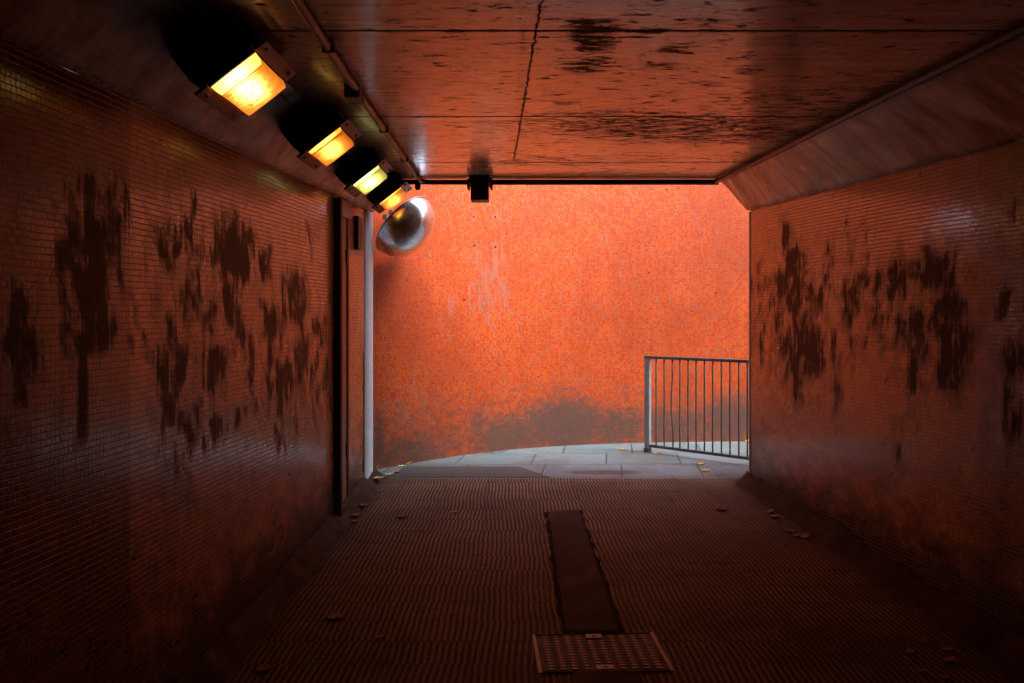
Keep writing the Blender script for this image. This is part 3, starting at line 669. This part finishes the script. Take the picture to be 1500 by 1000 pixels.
# black box hanging at the middle of the mouth
p = at(703, 277, 7.20)
t = empty('hanging_box', (p.x, 7.20, CEIL), 'small black box hanging from the ceiling edge over the mouth', 'box')
m = MB(); m.box(-0.078, 0.078, -0.075, 0.11, -0.205, -0.070, bev=0.004); m.build('housing', M['black_metal'], t)
m = MB(); m.box(-0.088, 0.088, -0.14, 0.10, -0.071, -0.001, bev=0.006); m.build('mount', M['black_metal'], t)
for s in (-1, 1):
    m = MB(); x0, x1 = sorted((s * 0.089, s * 0.112)); m.box(x0, x1, -0.04, 0.09, -0.10, -0.012, bev=0.006); m.build('bracket', M['conduit'], t)

# small round fitting near the last lamp
p = at(612, 275, 7.2)
t = empty('round_fitting', p, 'tiny dark round fitting on a stub pipe just above the mirror', 'fitting')
m = MB(); m.lathe([(0.0005, 0.045), (0.02, 0.044), (0.026, 0.02), (0.026, -0.005), (0.018, -0.02), (0.0005, -0.026)], None, 20); m.build('body', M['black_metal'], t, smooth=True)
m = MB(); m.tube([(0, 0.03, 0.03), (-0.05, 0.055, 0.05)], 0.010, 8); m.build('stub', M['conduit'], t, smooth=True)

# ------------------------------------------------------------------ convex mirror
mc = at(592, 331, 7.70)
axis = Vector((0.70, -0.26, -0.66)).normalized()
R_ = axis.to_track_quat('Z', 'Y').to_matrix().to_4x4()
t = empty('convex_mirror', mc, 'round bulging steel mirror bracketed to the orange wall by the last lamp', 'mirror')
r = 0.325; dp = 0.262; prof = [(r * math.cos(a), dp * math.sin(a)) for a in [PI / 2 * i / 28 for i in range(28)]] + [(0.0006, dp)]
T = R_.copy(); T.translation = -axis * 0.01
m = MB(); m.lathe(prof, T, 96); m.build('dome', M['mirror'], t, smooth=True)
m = MB(); m.lathe([(r + .001, 0.004), (r + 0.008, 0.0), (r + 0.008, -0.010), (r - 0.004, -0.014), (0.28, -0.016), (0.0006, -0.02)], T, 96); m.build('backing', M['zinc'], t, smooth=False)
wallp = Vector((-1.38, 7.98, mc.z + 0.02))
br = Vector((-0.17, 0.03, 0.08))
m = MB(); m.tube([-axis * 0.03, br, br + Vector((-0.03, 0.12, 0)), Vector((-0.21, 0.30, 0.05))], 0.014, 10); m.build('arm', M['zinc'], t, smooth=True)
for q in (at(564, 318, 7.62) - mc, at(573, 311.5, 7.66) - mc):
    m = MB(); m.box(q.x - 0.022, q.x + 0.022, q.y - 0.02, q.y + 0.02, q.z - 0.022, q.z + 0.024, bev=0.006)
    m.lathe([(0.012, 0.0), (0.012, 0.012), (0.0005, 0.014)], Matrix.Translation((q.x, q.y - 0.02, q.z)) @ Matrix.Rotation(PI / 2, 4, 'X'), 10)
    m.build('clamp', M['zinc'], t)

# ------------------------------------------------------------------ railing
g0 = Vector((1.470, 8.87, 0)); g1 = at(1098, 600, 8.07); g1.z = 0
d = (g1 - g0); d.z = 0; du = d.normalized(); full = 2.10
t = empty('railing', g0, 'short galvanised railing with thin upright bars on the pale paving', 'railing')
def along(s, z): v = du * s; return Vector((v.x, v.y, z))
rz = math.atan2(du.y, du.x)
Rz = Matrix.Rotation(rz, 4, 'Z')
m = MB(); m.box(-0.030, 0.030, -0.022, 0.022, 0.0, 1.035, Rz, bev=0.003); m.build('post', M['postface'], t)
m = MB(); m.box(-0.034, 0.034, -0.034, 0.034, 0.0, 0.045, Rz, bev=0.005); m.build('foot', M['rail'], t)
m = MB(); m.box(full - 0.03, full + 0.03, -0.022, 0.022, 0.0, 1.035, Rz, bev=0.003); m.build('post', M['postface'], t)
m = MB(); m.box(-0.034, full + 0.03, -0.024, 0.024, 1.010, 1.043, Rz, bev=0.008); m.build('top_rail', M['rail'], t)
m = MB(); m.box(0.02, full - 0.03, -0.016, 0.016, 0.055, 0.085, Rz, bev=0.004); m.build('bottom_rail', M['rail'], t)
dvec = (g1 - g0).length
def sfor(px):
    k = (px - CX) / F; return (k * g0.y - g0.x) / (du.x - k * du.y)
bs = [sfor(p_) for p_ in (961.2, 973, 984.7, 996, 1008, 1019.7, 1032, 1044, 1056.8, 1069.3, 1082.2, 1094.8)]
st_ = (bs[-1] - bs[0]) / 11
while bs[-1] + st_ < full - 0.05: bs.append(bs[-1] + st_)
for i, s in enumerate(bs):
    bend = 0.022 if i == 2 else 0.002 * math.sin(i * 5.1)
    pts = [along(s + b * bend, z) for z, b in ((0.08, 0.35), (0.25, 0.45), (0.45, -0.5), (0.65, -0.35), (0.85, 0.2), (1.015, 0.0))]
    m = MB(); m.tube(pts, 0.0082, 8); o = m.build('bar', M['rail'], t, smooth=True)
    if i == 2: tag(o, 'slightly bent bar')

# ------------------------------------------------------------------ door and frame on the left wall
def lws(px): return 1.953 / (0.0917 + (CX - px) / F)
yA, yB_ = 6.34, 6.66
t = empty('service_door', (XL(6.5), 6.5, 0), 'narrow red brown steel service door in a black frame in the lamp side wall', 'door')
def rel(m_): return m_
ox, oy = XL(6.5), 6.5
def wb(m, y0, y1, z0, z1, d0, d1, bev=0.0):           # box on the left wall, d = distance proud of the tiles
    th = math.atan(0.0917); T = Matrix.Rotation(-th, 4, 'Z')
    m.box(d0, d1, y0 - oy, y1 - oy, z0, z1, T, bev)
zb = ZF(6.4) - 0.02
m = MB(); wb(m, 6.315, 6.370, zb, 2.385, -0.02, 0.055, 0.003); m.build('jamb', M['door_frame'], t)
m = MB(); wb(m, 6.640, 6.685, zb + 0.13, 2.25, -0.02, 0.012, 0.002); m.build('jamb', M['door_frame'], t)
m = MB(); wb(m, 6.372, 6.700, 2.255, 2.392, -0.02, 0.030, 0.004); tag(m.build('lintel', M['door'], t))
m = MB(); wb(m, 6.372, 6.638, zb + 0.10, 2.253, -0.02, 0.004, 0.002); m.build('panel', M['door'], t)
m = MB(); wb(m, 6.372, 6.700, zb - 0.02, zb + 0.098, -0.02, 0.045, 0.006); m.build('sill', M['door_frame'], t)
m = MB(); wb(m, 6.395, 6.410, 1.18, 1.26, 0.004, 0.016, 0.002); m.build('lock', M['black_metal'], t)
for z_ in (0.35, 1.9):
    m = MB(); wb(m, 6.618, 6.634, z_, z_ + 0.11, 0.004, 0.016, 0.002); m.build('hinge', M['black_metal'], t)

yy = lws(522)
t = empty('wall_box', (XL(yy), yy, 0), 'slim brown upright box fixed high on the wall between door and pale corner', 'box')
ox, oy = XL(yy), yy
m = MB(); wb(m, yy - 0.06, yy + 0.07, 2.03, 2.31, 0.001, 0.035, 0.003); m.build('body', M['box'], t)
m = MB(); wb(m, yy - 0.064, yy - 0.060, 2.03, 2.31, 0.0, 0.036); m.build('side_plate', M['black_metal'], t)

# ------------------------------------------------------------------ drain cover
c4 = [fl(779, 930), fl(957, 927), fl(988, 983), fl(789, 986)]
cen = sum(c4, Vector()) / 4
t = empty('drain_cover', cen, 'rectangular cast iron cover with rows of raised bars at the end of the cement strip', 'drain cover')
def bil(a, b, z):
    p = c4[0].lerp(c4[1], a).lerp(c4[3].lerp(c4[2], a), b); p = p.copy(); p.z += z; return p - cen
def plate(m, a0, a1, b0, b1, z0, z1):
    vs = [bil(a, b, z) for z in (z0, z1) for a, b in ((a0, b0), (a1, b0), (a1, b1), (a0, b1))]
    m.add(vs, [(0, 1, 2, 3), (7, 6, 5, 4), (0, 4, 5, 1), (1, 5, 6, 2), (2, 6, 7, 3), (3, 7, 4, 0)])
m = MB(); plate(m, 0.02, 0.98, 0.03, 0.97, -0.01, 0.0035); m.build('recess', M['iron_dark'], t)
for a0, a1, b0, b1 in ((0, 0.028, 0, 1), (0.972, 1, 0, 1)):
    m = MB(); plate(m, a0, a1, b0, b1, -0.01, 0.0065); m.build('frame', M['iron'], t)
for b0, b1 in ((0, 0.022), (0.978, 1.0)):
    m = MB(); plate(m, 0.029, 0.971, b0, b1, -0.01, 0.008); m.build('frame', M['iron_dark'], t)
NC, NR = 10, 13
for i in range(NC):
    m = MB()
    for k in range(NR):
        if i in (4, 5) and (k < 2 or k > NR - 3): continue
        a = 0.055 + (i + 0.5) * 0.89 / NC; b = 0.04 + (k + 0.5) * 0.92 / NR
        plate(m, a - 0.025, a + 0.025, b - 0.014, b + 0.014, 0.002, 0.0085)
    plate(m, a - 0.010, a + 0.010, 0.05 if i not in (4, 5) else 0.2, 0.95 if i not in (4, 5) else 0.8, 0.0036, 0.005)
    m.build('bar_row', M['iron'], t)
for b in (0.095, 0.905):
    m = MB(); plate(m, 0.435, 0.565, b - 0.055, b + 0.055, 0.002, 0.0110); o = m.build('lifting_plate', M['iron'], t)
    m = MB(); plate(m, 0.485, 0.515, b - 0.022, b + 0.022, 0.0112, 0.0122); m.build('keyhole', M['black_metal'], o)

# ------------------------------------------------------------------ leaves
def leaf(px, py, size, mat, label, rot=0.0, up=0.0, curl=0.35, dz=0.0, grp='fallen leaves on the ground'):
    p = fl(px, py)
    edge = min(p.x - XL(p.y), XR(p.y) - p.x)
    if p.y < 7.45 and edge < 0.22: dz += 0.11 * max(0, (1 - edge / 0.20)) ** 1.8
    nL, nW = 9, 5; vs = []; fs = []
    for i in range(nL):
        s = i / (nL - 1); w = 0.36 * math.sin(PI * s ** 0.8) ** 0.8 * (1 + 0.22 * math.sin(i * 2.7 + px)) + 0.012
        for k in range(nW):
            q = k / (nW - 1) * 2 - 1
            z = curl * (q * q * 0.32 * w + (s - 0.5) ** 2 * 0.6) + 0.04 * math.sin(i * 1.9 + k * 2.1 + py)
            vs.append((s - 0.5, q * w, z))
    for i in range(nL - 1):
        for k in range(nW - 1): fs.append((i * nW + k, (i + 1) * nW + k, (i + 1) * nW + k + 1, i * nW + k + 1))
    T = Matrix.Rotation(rot, 4, 'Z') @ Matrix.Rotation(-up, 4, 'Y')
    V = [T @ Vector(v) * size for v in vs]; zm = min(v.z for v in V); V = [Vector((v.x, v.y, v.z - zm)) for v in V]
    b = len(V); V2 = V + [v - Vector((0, 0, 0.0012)) for v in V]
    f2 = fs + [tuple(b + i for i in f[::-1]) for f in fs]
    m = MB().add(V2, f2)
    o = m.build('leaf', M[mat], None, smooth=True, recalc=False); o.location = (p.x, p.y, p.z + 0.004 + dz)
    return tag(o, label, 'leaf', grp)
leaf(553, 694, 0.085, 'leaf_yellow', 'yellow leaf standing on edge against the pale wall corner', 0.5, 1.2, dz=0.02)
leaf(571, 695, 0.085, 'leaf_pale', 'pale cream leaf touching the amber leaf on the tarmac edge', 0.2, 0.2)
leaf(582, 692, 0.10, 'leaf_yellow', 'largest amber leaf lying on the tarmac edge by the pale corner', -0.2, 0.3)
leaf(555, 706, 0.10, 'leaf_pale', 'whitish leaf on the mortar below the upright yellow leaf', -0.1, 0.1)
leaf(589, 682.5, 0.08, 'leaf_pale', 'pale leaf at the foot of the orange wall above the amber leaf', 0.1, 0.1)
leaf(599, 679, 0.06, 'leaf_yellow', 'small yellow leaf at the foot of the orange wall, leftmost there', 0.5, 0.3)
leaf(936, 647, 0.09, 'leaf_yellow', 'yellow leaf against the orange wall just before the railing post', 0.3, 0.4)
leaf(913, 658, 0.08, 'leaf_yellow', 'flat ochre leaf on pale paving left of the railing post', 0.0, 0.05)
leaf(963, 664, 0.09, 'leaf_yellow', 'green yellow leaf under the first bars of the railing', 0.2, 0.1)
leaf(1027, 679.5, 0.08, 'leaf_yellow', 'yellow leaf on paving in front of the railing, nearer the railing', 0.0, 0.1)
leaf(1034, 689, 0.10, 'leaf_yellow', 'yellow leaf on damp paving in front of the railing, nearer the ribbed floor', 0.1, 0.05)
leaf(1096, 646, 0.08, 'leaf_yellow', 'pale yellow leaf against the wall behind the last visible bar', 0.4, 0.3)
leaf(534, 742, 0.085, 'leaf_brown', 'curled tan leaf at the skirting, uppermost of those below the pale corner', 0.1, 0.1)
leaf(523, 756, 0.09, 'leaf_brown', 'tan leaf at the skirting between two others, widest of the three', -0.1, 0.1)
leaf(521, 764, 0.06, 'leaf_brown', 'small tan leaf at the skirting, lowest of the three by the door', 0.2, 0.0)
leaf(493, 904, 0.12, 'leaf_brown', 'long brown leaf lying alone on the ribbed floor below the door', 0.0, 0.1)
leaf(389, 980, 0.10, 'leaf_brown', 'orange brown leaf nearest the viewer beneath the lamps', 0.1, 0.1)
leaf(667, 750, 0.075, 'leaf_brown', 'small brown leaf alone in the middle of the ribbed floor', 0.1, 0.1)
leaf(590, 757, 0.09, 'leaf_dark', 'thin dark leaf on the ribbed floor beside the tan leaves', 0.0, 0.0)
leaf(559, 933, 0.06, 'leaf_brown', 'scrap of brown leaf on the ribbed floor left of the drain cover', 0.5, 0.2)
leaf(1058, 746, 0.10, 'leaf_dark', 'dark flat leaf on the ribbed floor towards the railing side wall', 0.1, 0.0)
leaf(1128, 750, 0.068, 'leaf_brown', 'brown leaf in the gutter, first of the five inside the railing corner', 0.2, 0.3)
leaf(1134, 757, 0.083, 'leaf_brown', 'wide brown leaf in the gutter, second of the five inside the railing corner', -0.1, 0.2)
leaf(1156, 778, 0.075, 'leaf_brown', 'brown leaf in the gutter, third of the five inside the railing corner', -0.4, 0.1)
leaf(1166, 785, 0.068, 'leaf_brown', 'brown leaf in the gutter, fourth of the five inside the railing corner', 0.1, 0.2)
leaf(1179, 787, 0.075, 'leaf_brown', 'upturned brown leaf in the gutter, last of the five, farthest from the mouth', 0.5, 0.3)
leaf(1352, 940, 0.056, 'leaf_brown', 'crumpled orange brown leaf in the dark gutter, topmost of the near cluster', 0.7, 0.6, 0.8)
leaf(1333, 955, 0.053, 'leaf_brown', 'small orange brown leaf in the near cluster, farthest from the wall', 0.1, 0.2)
leaf(1391, 968, 0.064, 'leaf_brown', 'largest brown leaf in the near cluster, closest to the wall', -0.3, 0.3)
leaf(1384, 992, 0.053, 'leaf_brown', 'small brown leaf of the near cluster at the bottom of the picture', 0.3, 0.2)
leaf(1349, 983, 0.053, 'leaf_brown', 'thin brown leaf low in the near cluster, pointing at the wall', -0.6, 0.1)
leaf(1388, 951, 0.060, 'leaf_brown', 'dull brown leaf in the near cluster just above the largest one', 0.2, 0.1)

# ------------------------------------------------------------------ light
w = bpy.data.worlds.new('World'); SC.world = w; w.use_nodes = True
nt = w.node_tree; bg = nt.nodes['Background']; sky = nt.nodes.new('ShaderNodeTexSky'); sky.sky_type = 'NISHITA'; sky.sun_disc = False
sdir = Vector((0.85, -0.50, 1.30)).normalized()           # towards the sun
el = math.asin(sdir.z); az = math.atan2(sdir.x, sdir.y)
sky.sun_elevation = el; sky.sun_rotation = az; sky.dust_density = 3.0; sky.air_density = 1.2; sky.ozone_density = 1.0
nt.links.new(sky.outputs[0], bg.inputs[0]); bg.inputs[1].default_value = 0.15
sd = bpy.data.lights.new('sun', 'SUN'); sd.energy = 0.8; sd.angle = math.radians(35); sd.color = (1.0, 0.93, 0.82)
so = bpy.data.objects.new('sun', sd); link(so); so.rotation_euler = (-sdir).to_track_quat('-Z', 'Y').to_euler()

# ------------------------------------------------------------------ camera
cd = bpy.data.cameras.new('camera'); cam = bpy.data.objects.new('camera', cd); link(cam)
cam.location = (0, 0, EYE); cam.rotation_euler = (PI / 2, 0, 0)
cd.sensor_width = 36; cd.lens = 36 * F / 1500; cd.shift_y = -(500 - HY) / 1500; cd.clip_end = 500; cd.clip_start = 0.05
SC.camera = cam
SC.view_settings.view_transform = 'Standard'; SC.view_settings.look = 'None'; SC.view_settings.exposure = 2.86; SC.view_settings.gamma = 1.0
SC.cycles.max_bounces = 10; SC.cycles.diffuse_bounces = 6; SC.cycles.glossy_bounces = 5
SC.cycles.use_denoising = True
SC.cycles.sample_clamp_indirect = 6.0
